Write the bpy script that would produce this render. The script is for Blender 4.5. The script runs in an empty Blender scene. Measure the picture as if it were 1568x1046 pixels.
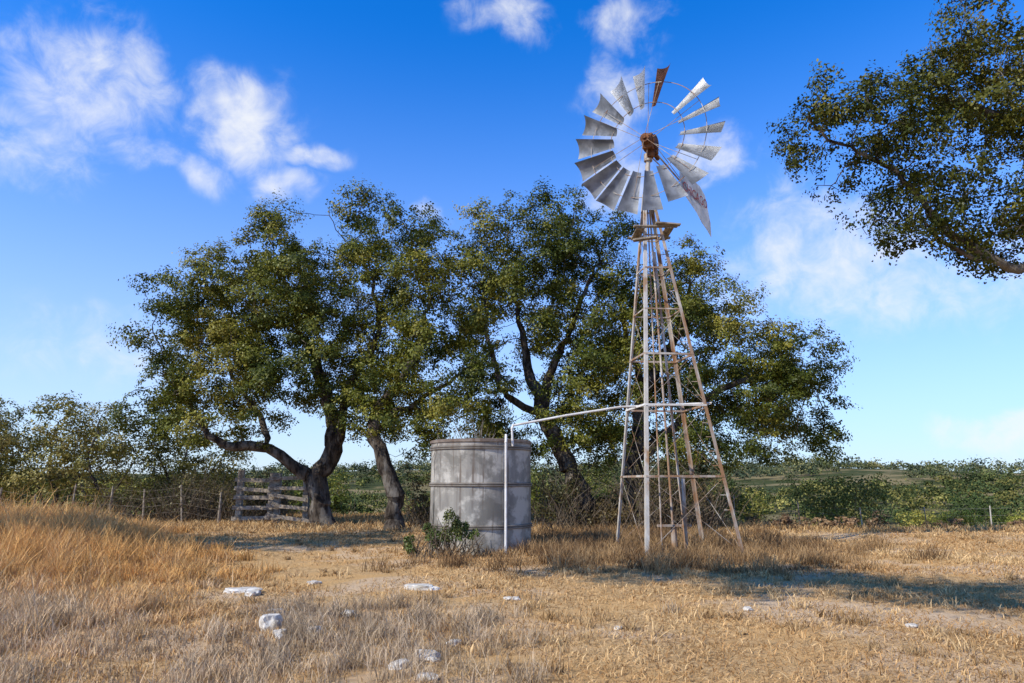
import bpy, math, numpy as np
from mathutils import Vector, Matrix, noise as mnoise
import bmesh
rng = np.random.default_rng(7)
scene = bpy.context.scene
R = math.radians

# ------------------------------------------------------------------ camera
cam = bpy.data.cameras.new("camera"); cam.lens = 24; cam.sensor_width = 36
cam.clip_start = 0.1; cam.clip_end = 5000
camo = bpy.data.objects.new("camera", cam); scene.collection.objects.link(camo)
camo.location = (0, 0, 1.6); camo.rotation_euler = (R(90 + 11.7), 0, 0)
scene.camera = camo
scene.view_settings.view_transform = 'Standard'
scene.view_settings.look = 'None'
scene.view_settings.exposure = 0

# ------------------------------------------------------------------ node helpers
class NT:
    def __init__(s, tree): s.t = tree; s.n = tree.nodes; s.l = tree.links
    def node(s, typ, **kw):
        nd = s.n.new(typ)
        for k, v in kw.items(): setattr(nd, k, v)
        return nd
    def put(s, sock, v):
        if isinstance(v, bpy.types.NodeSocket): s.l.new(v, sock)
        else: sock.default_value = v
    def math(s, op, a, b=None, c=None, clamp=False):
        nd = s.node('ShaderNodeMath', operation=op, use_clamp=clamp)
        s.put(nd.inputs[0], a)
        if b is not None: s.put(nd.inputs[1], b)
        if c is not None: s.put(nd.inputs[2], c)
        return nd.outputs[0]
    def mix(s, fac, a, b, blend='MIX'):
        nd = s.node('ShaderNodeMix', data_type='RGBA', blend_type=blend)
        s.put(nd.inputs[0], fac); s.put(nd.inputs[6], a); s.put(nd.inputs[7], b)
        return nd.outputs[2]
    def noise(s, vec, scale, detail=4, rough=0.55, dist=0.0):
        nd = s.node('ShaderNodeTexNoise')
        if vec is not None: s.l.new(vec, nd.inputs['Vector'])
        nd.inputs['Scale'].default_value = scale; nd.inputs['Detail'].default_value = detail
        nd.inputs['Roughness'].default_value = rough; nd.inputs['Distortion'].default_value = dist
        return nd.outputs['Fac']
    def ss(s, v, lo, hi):
        nd = s.node('ShaderNodeMapRange', interpolation_type='SMOOTHSTEP')
        s.put(nd.inputs[0], v); nd.inputs[1].default_value = lo; nd.inputs[2].default_value = hi
        return nd.outputs[0]

def c4(c): return (c[0], c[1], c[2], 1.0)

def new_mat(name):
    m = bpy.data.materials.new(name); m.use_nodes = True
    t = NT(m.node_tree); b = m.node_tree.nodes['Principled BSDF']
    return m, t, b

def mat_noise(name, ca, cb, scale=5, rough=0.8, metal=0.0, bump=0.3, cc=None, spec=0.3, stretch=(1, 1, 1), bscale=None):
    m, t, b = new_mat(name)
    tc = t.node('ShaderNodeTexCoord'); mp = t.node('ShaderNodeMapping')
    mp.inputs['Scale'].default_value = stretch
    t.l.new(tc.outputs['Object'], mp.inputs['Vector'])
    v = mp.outputs['Vector']
    f = t.ss(t.noise(v, scale, 5, 0.6), 0.38, 0.62)
    col = t.mix(f, c4(ca), c4(cb))
    if cc is not None:
        f2 = t.ss(t.noise(v, scale * 0.35, 4, 0.65), 0.5, 0.62)
        col = t.mix(f2, col, c4(cc))
    t.l.new(col, b.inputs['Base Color'])
    b.inputs['Roughness'].default_value = rough; b.inputs['Metallic'].default_value = metal
    b.inputs['Specular IOR Level'].default_value = spec
    if bump > 0:
        bp = t.node('ShaderNodeBump'); bp.inputs['Strength'].default_value = bump
        bp.inputs['Distance'].default_value = 0.03
        t.l.new(t.noise(v, (bscale or scale * 2.5), 5, 0.65), bp.inputs['Height'])
        t.l.new(bp.outputs[0], b.inputs['Normal'])
    return m

def mat_attr(name, trans=0.3, gloss=0.0):
    m = bpy.data.materials.new(name); m.use_nodes = True
    t = NT(m.node_tree); t.n.remove(t.n['Principled BSDF']); out = t.n['Material Output']
    a = t.node('ShaderNodeAttribute', attribute_name='Col')
    d = t.node('ShaderNodeBsdfDiffuse'); t.l.new(a.outputs['Color'], d.inputs['Color']); s = d.outputs[0]
    if trans > 0:
        tr = t.node('ShaderNodeBsdfTranslucent'); t.l.new(a.outputs['Color'], tr.inputs['Color'])
        mx = t.node('ShaderNodeMixShader'); mx.inputs[0].default_value = trans
        t.l.new(s, mx.inputs[1]); t.l.new(tr.outputs[0], mx.inputs[2]); s = mx.outputs[0]
    if gloss > 0:
        gl = t.node('ShaderNodeBsdfGlossy'); gl.inputs['Roughness'].default_value = .45; gl.inputs['Color'].default_value = (.9, .95, .8, 1)
        mx = t.node('ShaderNodeMixShader'); mx.inputs[0].default_value = gloss
        t.l.new(s, mx.inputs[1]); t.l.new(gl.outputs[0], mx.inputs[2]); s = mx.outputs[0]
    t.l.new(s, out.inputs['Surface'])
    return m

M_leaf = mat_attr("oak_leaf", 0.22, 0.02)
M_far = mat_attr("far_foliage", 0.0)
M_grass = mat_attr("dry_grass", 0.12)
M_bark = mat_noise("oak_bark", (0.026, 0.020, 0.016), (0.10, 0.080, 0.062), 7, 0.95, 0, 1.0, (0.175, 0.155, 0.13), 0.1, (1, 1, 0.35))
M_twig = mat_noise("pale_twig", (0.16, 0.13, 0.1), (0.3, 0.26, 0.21), 9, 0.95, 0, 0.2)
M_rust = mat_noise("rusty_steel", (0.31, 0.17, 0.085), (0.37, 0.31, 0.26), 5, 0.7, 0.1, 0.2, (0.54, 0.50, 0.44), 0.3, (1, 1, 0.4))
M_galvleg = mat_noise("galvanised_leg", (0.52, 0.48, 0.42), (0.64, 0.60, 0.54), 6, 0.5, 0.15, 0.1, (0.42, 0.26, 0.14), 0.4, (1, 1, 0.5))
M_blade = mat_noise("galvanised_blade", (0.32, 0.33, 0.345), (0.49, 0.50, 0.51), 3, 0.48, 0.3, 0.06, (0.24, 0.245, 0.25), 0.5)
M_rustblade = mat_noise("rusted_blade", (0.07, 0.028, 0.018), (0.15, 0.06, 0.035), 5, 0.8, 0.1, 0.1)
M_gear = mat_noise("rusted_cast_iron", (0.07, 0.025, 0.012), (0.22, 0.09, 0.035), 7, 0.8, 0.2, 0.4)
M_white = mat_noise("weathered_white_paint", (0.66, 0.64, 0.61), (0.80, 0.79, 0.77), 4, 0.55, 0, 0.05, (0.58, 0.54, 0.49))
M_red = mat_noise("faded_red_paint", (0.35, 0.05, 0.04), (0.5, 0.1, 0.07), 9, 0.7, 0, 0)
M_wood = mat_noise("weathered_wood", (0.15, 0.12, 0.09), (0.38, 0.32, 0.245), 9, 0.9, 0, 0.4, (0.24, 0.205, 0.165))
M_rock = mat_noise("limestone", (0.52, 0.48, 0.42), (0.80, 0.77, 0.71), 5, 0.9, 0, 0.6, (0.42, 0.38, 0.31))

# ------------------------------------------------------------------ mesh helpers
def mesh_np(name, V, F, mats, col=None, smooth=False, matidx=None, link=True):
    me = bpy.data.meshes.new(name)
    n, (m, k) = len(V), F.shape
    me.vertices.add(n); me.vertices.foreach_set('co', np.ascontiguousarray(V, dtype=np.float32).ravel())
    me.loops.add(m * k); me.loops.foreach_set('vertex_index', F.astype(np.int32).ravel())
    me.polygons.add(m)
    me.polygons.foreach_set('loop_start', np.arange(0, m * k, k, dtype=np.int32))
    me.polygons.foreach_set('loop_total', np.full(m, k, dtype=np.int32))
    if smooth: me.polygons.foreach_set('use_smooth', np.ones(m, dtype=bool))
    for mt in mats: me.materials.append(mt)
    if matidx is not None: me.polygons.foreach_set('material_index', matidx.astype(np.int32))
    me.update(calc_edges=True)
    if col is not None:
        a = me.color_attributes.new('Col', 'FLOAT_COLOR', 'POINT')
        cc = np.ones((n, 4), dtype=np.float32); cc[:, :3] = np.clip(col, 0, 1)
        a.data.foreach_set('color', cc.ravel())
    ob = bpy.data.objects.new(name, me)
    if link: scene.collection.objects.link(ob)
    return ob

def norm(v): return v / np.maximum(np.linalg.norm(v, axis=-1, keepdims=True), 1e-9)

def leaves(C, N, L, W, col):
    n = len(C)
    r = rng.normal(size=(n, 3)); t = norm(np.cross(N, r)); b = norm(np.cross(N, t))
    L = np.asarray(L).reshape(-1, 1) * np.ones((n, 1)); W = np.asarray(W).reshape(-1, 1) * np.ones((n, 1))
    V = np.stack([C - t * L / 2, C + b * W / 2 + t * L * .05, C + t * L / 2, C - b * W / 2 + t * L * .05], axis=1).reshape(-1, 3)
    F = np.arange(4 * n).reshape(-1, 4)
    return V, F, np.repeat(col, 4, axis=0)

def hterr(x, y):
    x = np.asarray(x, float); y = np.asarray(y, float)
    def sst(a, b, v):
        q = np.clip((v - a) / (b - a), 0, 1); return q * q * (3 - 2 * q)
    z = 0.03 * np.sin(x * .7 + 1.3) * np.sin(y * .55) + 0.02 * np.sin(x * 1.9) * np.cos(y * 1.4 + 2)
    z = z + 0.12 * sst(16, 26, y)
    z = z + 0.22 * sst(-3, -15, x) * sst(30, 12, y)
    z = z - 1.5 * sst(22.5, 33, y) * sst(7, 13, x) * (1 - sst(36, 75, y))
    z = z - 6.0 * sst(30, 90, y)
    r = np.sqrt(x * x + y * y)
    z = z + 12.5 * sst(110, 450, r) * (y > 0) + 4.0 * np.sin(x * .0105 + 1) * sst(120, 400, r) + 2.0 * np.sin(x * .027 + y * .01) * sst(120, 400, r)
    z = z + 10 * sst(600, 2500, r)
    return z

# ------------------------------------------------------------------ ground
def axis_vals():
    a = list(np.arange(-30, 30.01, 0.4))
    s = .5; v = 30
    while v < 3000: s *= 1.09; v += s; a.append(v); a.insert(0, -v)
    return np.array(a)
xs = axis_vals(); ys = axis_vals() + 12
X, Y = np.meshgrid(xs, ys); Z = hterr(X, Y)
V = np.stack([X, Y, Z], -1).reshape(-1, 3)
nx, ny = len(xs), len(ys)
I = np.arange(nx * ny).reshape(ny, nx)
F = np.stack([I[:-1, :-1], I[:-1, 1:], I[1:, 1:], I[1:, :-1]], -1).reshape(-1, 4)
m, t, b = new_mat("ground_straw_dirt")
tc = t.node('ShaderNodeTexCoord'); P = tc.outputs['Object']
straw = t.mix(t.ss(t.noise(P, 14, 6, .75), .35, .65), c4((.38, .225, .10)), c4((.80, .55, .28)))
straw = t.mix(t.ss(t.noise(P, .9, 4, .6), .4, .62), straw, c4((.66, .41, .18)))
dirt = t.mix(t.noise(P, 6, 6, .7), c4((.52, .36, .22)), c4((.86, .65, .43)))
near = t.mix(t.ss(t.noise(P, .35, 5, .6, .5), .49, .62), straw, dirt)
far = t.mix(t.ss(t.noise(P, .05, 5, .6), .45, .6), c4((.060, .072, .026)), c4((.25, .20, .10)))
sp = t.node('ShaderNodeSeparateXYZ'); t.l.new(P, sp.inputs[0])
f = t.ss(sp.outputs[1], 33, 60)
t.l.new(t.mix(f, near, far), b.inputs['Base Color']); b.inputs['Roughness'].default_value = 1; b.inputs['Specular IOR Level'].default_value = .05
bp = t.node('ShaderNodeBump'); bp.inputs['Strength'].default_value = .9; bp.inputs['Distance'].default_value = .05
t.l.new(t.noise(P, 18, 6, .7), bp.inputs['Height']); t.l.new(bp.outputs[0], b.inputs['Normal'])
mesh_np("ground", V, F, [m], smooth=True)

# ------------------------------------------------------------------ trees
def tubes(P0, P1, r0, r1, d0, d1, k=6):
    n = len(P0); ang = np.linspace(0, 2 * np.pi, k, endpoint=False)
    def ring(P, d, r):
        ref = np.array([0.13, .97, .21]); u = norm(np.cross(d, ref)); w = np.cross(d, u)
        return P[:, None] + r[:, None, None] * (u[:, None] * np.cos(ang)[None, :, None] + w[:, None] * np.sin(ang)[None, :, None])
    V = np.concatenate([ring(P0, d0, r0), ring(P1, d1, r1)], axis=1).reshape(-1, 3)
    i = np.arange(k); j = (i + 1) % k
    q = np.stack([i, j, j + k, i + k], -1)
    F = (np.arange(n)[:, None, None] * 2 * k + q[None]).reshape(-1, 4)
    return V, F

def grow(polys, A, step=.28, infl=4.5, kill=.45, tip=.011, iters=140, cap=.12):
    pos = []; par = []; rad = []
    for pi, (pts, ra, rb) in enumerate(polys):
        pts = [np.array(p, float) for p in pts]
        if pi == 0: last = -1
        else:
            d = [np.linalg.norm(q - pts[0]) for q in pos]
            last = int(np.argmin(d)) if min(d) < 1.2 else -1
        tot = sum(np.linalg.norm(pts[i + 1] - pts[i]) for i in range(len(pts) - 1)); acc = 0
        if last < 0: pos.append(pts[0]); par.append(-1); rad.append(ra * 1.25); last = len(pos) - 1
        wob = np.zeros(3)
        for i in range(len(pts) - 1):
            seg = np.linalg.norm(pts[i + 1] - pts[i]); kk = max(1, int(seg / step))
            p0 = pts[max(i - 1, 0)]; p1 = pts[i]; p2 = pts[i + 1]; p3 = pts[min(i + 2, len(pts) - 1)]
            for q in range(1, kk + 1):
                s = q / kk
                c = .5 * ((2 * p1) + (-p0 + p2) * s + (2 * p0 - 5 * p1 + 4 * p2 - p3) * s * s + (-p0 + 3 * p1 - 3 * p2 + p3) * s ** 3)
                wob = wob * .8 + rng.normal(size=3) * .065 * (step / .28)
                pos.append(c + wob); par.append(last); rad.append((ra + (rb - ra) * (acc + seg * s) / tot) * (1 + rng.normal() * .05)); last = len(pos) - 1
            acc += seg
    pos = np.array(pos); par = list(par); over = list(rad)
    A = A.copy(); near = np.full(len(A), -1); nd = np.full(len(A), 1e9)
    def upd(lo):
        nonlocal near, nd
        D = np.linalg.norm(A[:, None] - pos[None, lo:], axis=2); j = D.argmin(1); dm = D[np.arange(len(A)), j]
        b_ = dm < nd; near[b_] = j[b_] + lo; nd[b_] = dm[b_]
    upd(0)
    kids = {}
    for it in range(iters):
        keep = nd > kill
        A, near, nd = A[keep], near[keep], nd[keep]
        if len(A) == 0: break
        act = nd < infl
        if not act.any(): act = nd <= nd.min() + .5
        dirs = norm(A[act] - pos[near[act]])
        acc = np.zeros((len(pos), 3)); np.add.at(acc, near[act], dirs)
        ids = np.unique(near[act]); ids = np.array([i for i in ids if kids.get(int(i), 0) < 3])
        if len(ids) == 0: break
        d = norm(norm(acc[ids]) + rng.normal(size=(len(ids), 3)) * .28)
        newp = pos[ids] + d * step; lo = len(pos)
        pos = np.vstack([pos, newp])
        for i in ids: par.append(int(i)); over.append(0); kids[int(i)] = kids.get(int(i), 0) + 1
        upd(lo)
    n = len(pos); r = np.zeros(n); e = 2.35; main = np.full(n, -1); mr = np.zeros(n)
    for i in range(n - 1, -1, -1):
        if over[i] > 0: ri = max(over[i], tip)
        else: ri = min(max(r[i] ** (1 / e) if r[i] > 0 else tip, tip), cap)
        r[i] = ri
        p = par[i]
        if p >= 0:
            r[p] += ri ** e
            if ri > mr[p]: mr[p] = ri; main[p] = i
    par = np.array(par); has = par >= 0; idx = np.where(has)[0]; pp = par[idx]
    dirn = np.zeros((n, 3)); dirn[idx] = norm(pos[idx] - pos[pp])
    for i in np.where(~has)[0]: dirn[i] = (0, 0, 1)
    ismain = main[pp] == idx
    d0 = np.where(ismain[:, None], dirn[pp], dirn[idx]); r0 = np.where(ismain, r[pp], np.minimum(r[pp], r[idx] * 1.25))
    return pos, par, r, tubes(pos[pp], pos[idx], r0, r[idx], d0, dirn[idx], 8), np.array([i for i in range(n) if main[i] < 0])

def nz(p, s, off=0): return mnoise.noise(Vector((p[0] * s + off, p[1] * s, p[2] * s)))

GREEN = (np.array([.048, .066, .011]), np.array([.150, .158, .020]), np.array([.29, .25, .045]))
def build_tree(name, polys, lobes, dens=34, per=130, sig=.285, leaf=(.095, .053), y0=25, depth=1.6, pal=GREEN, tip=.010, step=.28, gate=-.19, kill=.5, flat=.7, bright=1.0, spill=.10, cap=.12):
    A = []; O = []
    for (x, z, rx, rz, *dy) in lobes:
        for s in (-1, 1):
            cy = y0 + (dy[0] if dy else 0) + s * depth * rng.uniform(.5, 1.3); cx = x + rng.normal() * .12 * rx
            n = int(dens * rx * rz)
            for _ in range(n):
                u = norm(rng.normal(size=3))
                if u[2] < -.3 and rng.random() < .35: u[2] *= -1
                rr = rng.uniform(.3, 1.0 + spill) ** .6
                q = np.array([cx, cy, z]) + u * rr * np.array([rx, max(rx, rz), rz])
                if nz(q, .85, 3.3) < gate + rng.normal() * .06: continue
                A.append(q); O.append((q - np.array([cx, cy, z - rz * .3])))
    A = np.array(A); O = norm(np.array(O))
    pos, par, r, (BV, BF), tips = grow(polys, A, step=step, kill=kill, tip=tip, cap=cap)
    tp = pos[tips]; tp = tp[rng.random(len(tp)) < .6]
    ctr = A.mean(0)
    C = np.vstack([A, tp]); O = np.vstack([O, norm(tp - ctr)])
    nC = len(C); sz = rng.uniform(.4, 1.35, nC); cnt = (per * sz ** 2 * rng.uniform(.6, 1.2, nC)).astype(int)
    rep = np.repeat(np.arange(nC), cnt); n = len(rep)
    u = norm(rng.normal(size=(n, 3))); rad = np.abs(rng.normal(size=(n, 1))) * .35 + .75
    sub = norm(rng.normal(size=(nC, 6, 3)))
    pick = rng.integers(0, 6, n)
    off = sub[rep, pick] * rng.uniform(.3, 1.6, (n, 1)) + u * rad * .55
    off[:, 2] *= flat
    P_ = C[rep] + off * sig * sz[rep][:, None]
    N = norm(O[rep] * .8 + norm(off) * .6 + np.array([0, 0, .25]) + rng.normal(size=(n, 3)) * .45)
    hue = np.clip(np.array([nz(c, .35, 9) for c in C]) * .9 + .42 + rng.normal(size=nC) * .22, 0, 1)
    h = np.clip(hue[rep] + rng.normal(size=n) * .17, 0, 1)[:, None]
    col = np.where(h < .6, pal[0] + (pal[1] - pal[0]) * h / .6, pal[1] + (pal[2] - pal[1]) * (h - .6) / .4)
    col = col * rng.uniform(.75, 1.25, (n, 1)) * bright
    s = rng.uniform(.7, 1.3, n)
    LV, LF, LC = leaves(P_, N, leaf[0] * s, leaf[1] * s, col)
    V = np.vstack([BV, LV]); F = np.vstack([BF, LF + len(BV)])
    Cc = np.vstack([np.full((len(BV), 3), .15), LC])
    mi = np.concatenate([np.zeros(len(BF)), np.ones(len(LF))])
    ob = mesh_np(name, V, F, [M_bark, M_leaf], Cc, matidx=mi)
    sm = np.concatenate([np.ones(len(BF), bool), np.zeros(len(LF), bool)]); ob.data.polygons.foreach_set('use_smooth', sm)
    return ob

g = lambda x, y: float(hterr(x, y)) - .05
build_tree("live_oak_tree", [
    ([(-6.65, 25, g(-6.65, 25)), (-6.85, 25, .9), (-6.9, 25, 1.7), (-6.4, 25.2, 2.8), (-6.9, 25.5, 5), (-8.2, 25.5, 7.2), (-8.8, 25.5, 9.6)], .44, .05),
    ([(-6.9, 25, 1.7), (-7.6, 24.9, 2.2), (-8.5, 24.6, 2.7), (-9.9, 24.3, 2.9), (-11.2, 24.2, 3.9), (-12.3, 24, 5.3)], .27, .04),
    ([(-6.4, 25.2, 2.8), (-5.9, 24.6, 5), (-4.9, 24.4, 7), (-5.4, 24.5, 9.8)], .20, .04),
    ([(-8.5, 24.6, 2.7), (-9.3, 25.4, 4.2), (-10.6, 25.8, 6), (-10.8, 25.8, 8.2)], .13, .03)],
    [(-12.2, 8.3, 1.2, .8), (-11.9, 6.9, 1.3, 1.1), (-12.4, 5.2, 1.1, 1.0), (-10.8, 6.2, 1.9, 1.4), (-11.7, 4.1, 1.3, .8), (-11.0, 7.8, 1.4, 1.0), (-12.3, 3.3, .9, .5), (-12.9, 4.0, .7, .5),
     (-10.4, 9.0, 1.4, 1.0), (-9.1, 9.9, 1.5, 1.1), (-8.7, 10.8, .9, .6), (-8.7, 8.0, 2.0, 1.5), (-7.0, 7.2, 1.9, 1.5), (-7.2, 9.0, 1.2, .9),
     (-6.4, 5.4, 1.5, 1.1), (-5.8, 11.2, .9, 1.1), (-5.4, 9.3, 1.4, 1.5), (-4.8, 6.6, 1.5, 1.4), (-9.0, 5.6, 1.7, 1.0), (-7.9, 4.7, 1.2, .7), (-10.6, 4.4, 1.3, .7), (-10.2, 3.4, .9, .4, -1), (-5.4, 4.1, 1.1, .7), (-8.8, 3.8, .9, .4)], y0=25)
build_tree("live_oak_tree", [
    ([(-3.85, 23, g(-3.85, 23)), (-4.05, 23, 1.5), (-4.3, 23.2, 2.5), (-4.5, 23.4, 3.8), (-3.4, 23.6, 5.5), (-2.9, 23.8, 8)], .33, .05),
    ([(-4.5, 23.4, 3.8), (-3.0, 23.2, 4.4), (-1.6, 23, 5.4)], .12, .04)],
    [(-3.4, 10.2, 1.2, 1.2), (-3.2, 8.0, 1.5, 1.5), (-2.4, 5.9, 1.7, 1.3), (-1.1, 5.1, 1.2, 1.0), (-3.1, 4.2, 1.5, .9), (-4.6, 3.6, 1.1, .7), (-4.8, 5.0, 1.2, 1.0), (-1.7, 3.9, 1.1, .7), (-2.6, 3.0, .9, .5), (-.7, 3.7, .8, .5)], y0=23.6, depth=1.2)
build_tree("live_oak_tree", [
    ([(2.8, 24, g(2.8, 24)), (2.5, 24, 1.0), (2.1, 24, 1.8), (1.1, 24.2, 4.0), (.5, 24.6, 5.9), (.1, 24.8, 8.6)], .42, .05),
    ([(1.1, 24.2, 4.0), (1.7, 24.5, 6), (2.6, 24.8, 8), (3.5, 25, 10)], .19, .04),
    ([(1.1, 24.2, 4.0), (-.2, 23.8, 4.6), (-.8, 23.8, 6.6), (-1.2, 24, 8.4)], .15, .04)],
    [(-.6, 10.3, 1.5, 1.2), (1.5, 10.9, 1.3, 1.2), (-1.6, 8.8, 1.3, 1.2), (.4, 8.6, 1.8, 1.3), (2.4, 9.2, 1.4, 1.3), (3.6, 10.1, 1.2, 1.1), (-1.2, 7.0, 1.2, 1.0),
     (2.9, 7.3, 1.6, 1.1), (2.3, 5.2, 1.5, 1.0), (1.8, 3.5, 1.4, .9), (1.1, 6.8, 1.1, .7), (-.4, 3.3, 1.1, .6), (3.2, 3.0, 1.1, .8), (.6, 2.6, 1.0, .5), (3.4, 5.8, 1.0, .8)], y0=24.8)
build_tree("live_oak_tree", [
    ([(4.8, 25, g(4.8, 25)), (4.75, 25, 1.2), (4.6, 25, 2.5), (4.9, 25, 5), (6.5, 25.2, 7.3), (6.9, 25.3, 9)], .44, .05),
    ([(4.6, 25, 2.5), (5.8, 24.7, 3.8), (7.4, 24.4, 4.8), (9.2, 24.2, 5.3), (10.8, 24, 4.8)], .21, .04),
    ([(4.9, 25, 5), (4.2, 25.2, 6.8), (3.9, 25.2, 8.6)], .16, .04)],
    [(4.4, 8.2, 1.4, 1.3), (6.8, 9.0, 1.4, 1.2), (7.3, 7.7, 1.7, 1.2), (5.2, 6.2, 1.6, 1.3), (7.9, 6.1, 1.9, 1.2), (9.7, 5.9, 1.5, 1.1), (6.0, 8.0, 1.2, 1.0),
     (10.7, 5.0, 1.1, 1.0), (9.3, 4.3, 1.8, 1.1), (10.8, 3.6, 1.0, .9), (11.6, 2.8, .6, .4), (7.2, 4.2, 1.5, 1.0), (4.0, 4.1, 1.4, 1.0), (6.0, 4.8, 1.3, .9), (8.4, 3.0, 1.2, .6), (5.9, 2.8, 1.2, .8), (10.2, 2.7, .9, .5), (7.2, 2.4, .8, .5)], y0=25)
# foreground oak standing out of frame on the right
build_tree("live_oak_tree", [
    ([(9.6, 8.6, -.05), (9.4, 8.5, 1.6), (9.0, 8.3, 3.2), (8.4, 8.0, 4.6), (7.4, 8.0, 5.6), (6.3, 8.0, 6.3), (5.3, 8.0, 6.7)], .36, .02),
    ([(9.0, 8.3, 3.2), (7.7, 8.1, 4.0), (6.6, 8.0, 4.15), (5.9, 8.0, 4.25), (5.35, 8.0, 4.75), (4.8, 8.0, 5.5), (4.25, 8, 5.75), (3.8, 8, 6.15)], .10, .014),
    ([(9.4, 8.5, 1.6), (10.2, 8.2, 4.5), (9.4, 7.8, 7.4), (8.2, 7.6, 9.4)], .3, .06),
    ([(5.9, 8.0, 4.25), (5.4, 8.1, 4.45), (5.0, 8, 4.8)], .04, .015)],
    [(3.9, 5.97, .35, .3), (4.2, 6.3, .5, .38), (4.7, 6.3, .5, .4), (5.3, 6.5, .5, .45), (5.7, 6.9, .5, .4), (6.3, 7.0, .6, .5), (4.6, 5.7, .5, .4), (5.1, 5.9, .5, .45),
     (5.8, 6.2, .6, .5), (6.5, 6.3, .6, .5), (4.8, 5.0, .45, .35), (5.25, 4.5, .45, .3), (5.7, 5.2, .6, .5), (6.3, 4.6, .5, .4), (6.3, 5.5, .6, .5), (5.3, 5.35, .45, .4), (5.9, 4.5, .5, .35), (6.5, 5.0, .5, .45), (6.0, 5.9, .5, .4), (5.0, 4.55, .4, .3),
     (7.4, 5.4, .9, .8), (7.2, 6.9, .9, .9), (8.4, 6.6, 1.1, 1.0), (7.2, 8.6, 1.0, .8), (8.6, 9.2, 1.3, 1.0), (10.0, 8.2, 1.5, 1.2), (11.2, 6.5, 1.3, 1.2), (10, 10, 1.2, .8), (7.2, 4.4, .6, .4)],
    dens=90, per=92, sig=.13, leaf=(.046, .027), y0=8.0, depth=.5, tip=.004, step=.11, kill=.16, gate=-.23, bright=.62, cap=.05)  # bright darkens the leaf colour to paint in the crown's shaded side
# unseen oaks, placed and shaped to throw the shade that crosses the yard
build_tree("live_oak_tree", [([(1.9, -4.2, 0), (1.8, -4.0, 2.2), (1.4, -3.0, 4.6), (.7, -.6, 6.6), (-.8, 2.4, 7.9), (-2.8, 4.4, 8.6), (-5.6, 5.8, 9.2), (-8.2, 6.4, 9.4)], .34, .03), ([(1.4, -3.0, 4.6), (2.6, -2.6, 6.4), (3, -2, 7.6)], .2, .05)],
    [(-8.6, 9.5, 1.1, .4, 1.0), (-7.6, 9.6, 1.2, .5, 1.4), (-6.6, 9.5, 1.3, .5, .9), (-5.6, 9.6, 1.2, .5, 1.3), (-4.6, 9.4, 1.3, .5, .6), (-5.4, 9.0, 1.1, .5, .0), (-3.6, 9.0, 1.2, .5, .3), (-3.4, 8.7, 1.1, .5, -.7), (-2.2, 8.6, 1.1, .5, -.2), (-1.2, 8.6, 1.0, .5, -.5),
     (-.8, 8.6, .9, .5, -1.3), (.2, 8.6, .8, .4, -.8), (-4.2, 9.2, 1.0, .5, 1.5), (-2.2, 8.6, 1.0, .4, -1.3), (2.8, 7.8, 1.5, .9, -6.5), (.8, 8.2, 1.3, .8, -5.5)],
    dens=26, per=54, sig=.36, leaf=(.14, .085), y0=4.8, depth=.45, spill=0)
build_tree("live_oak_tree", [([(-14.8, 12.6, 0), (-14.8, 12.6, 1.8), (-15.0, 12.6, 3.4), (-14.6, 12.6, 7), (-14.4, 13, 10)], .35, .06), ([(-14.8, 12.6, 1.8), (-14.0, 13, 3.8), (-13.6, 13.1, 6)], .2, .05), ([(-14.9, 12.6, 2.2), (-16.3, 12.6, 4), (-16.8, 12.6, 6)], .2, .05)],
    [(-14.9, 8.6, 1.5, .9), (-16.2, 7, 1.4, 1.0), (-14.3, 7.2, 1.1, .9), (-14.9, 6, 1.4, .9), (-16.7, 5.4, 1.3, .8), (-14.0, 5.6, 1.0, .8), (-14.6, 9.8, 1.4, .8), (-14.4, 11.0, 1.3, .8), (-15.6, 10.2, 1.3, .8)],
    dens=24, per=52, sig=.36, leaf=(.15, .09), y0=13.0, depth=1.5)

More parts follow.
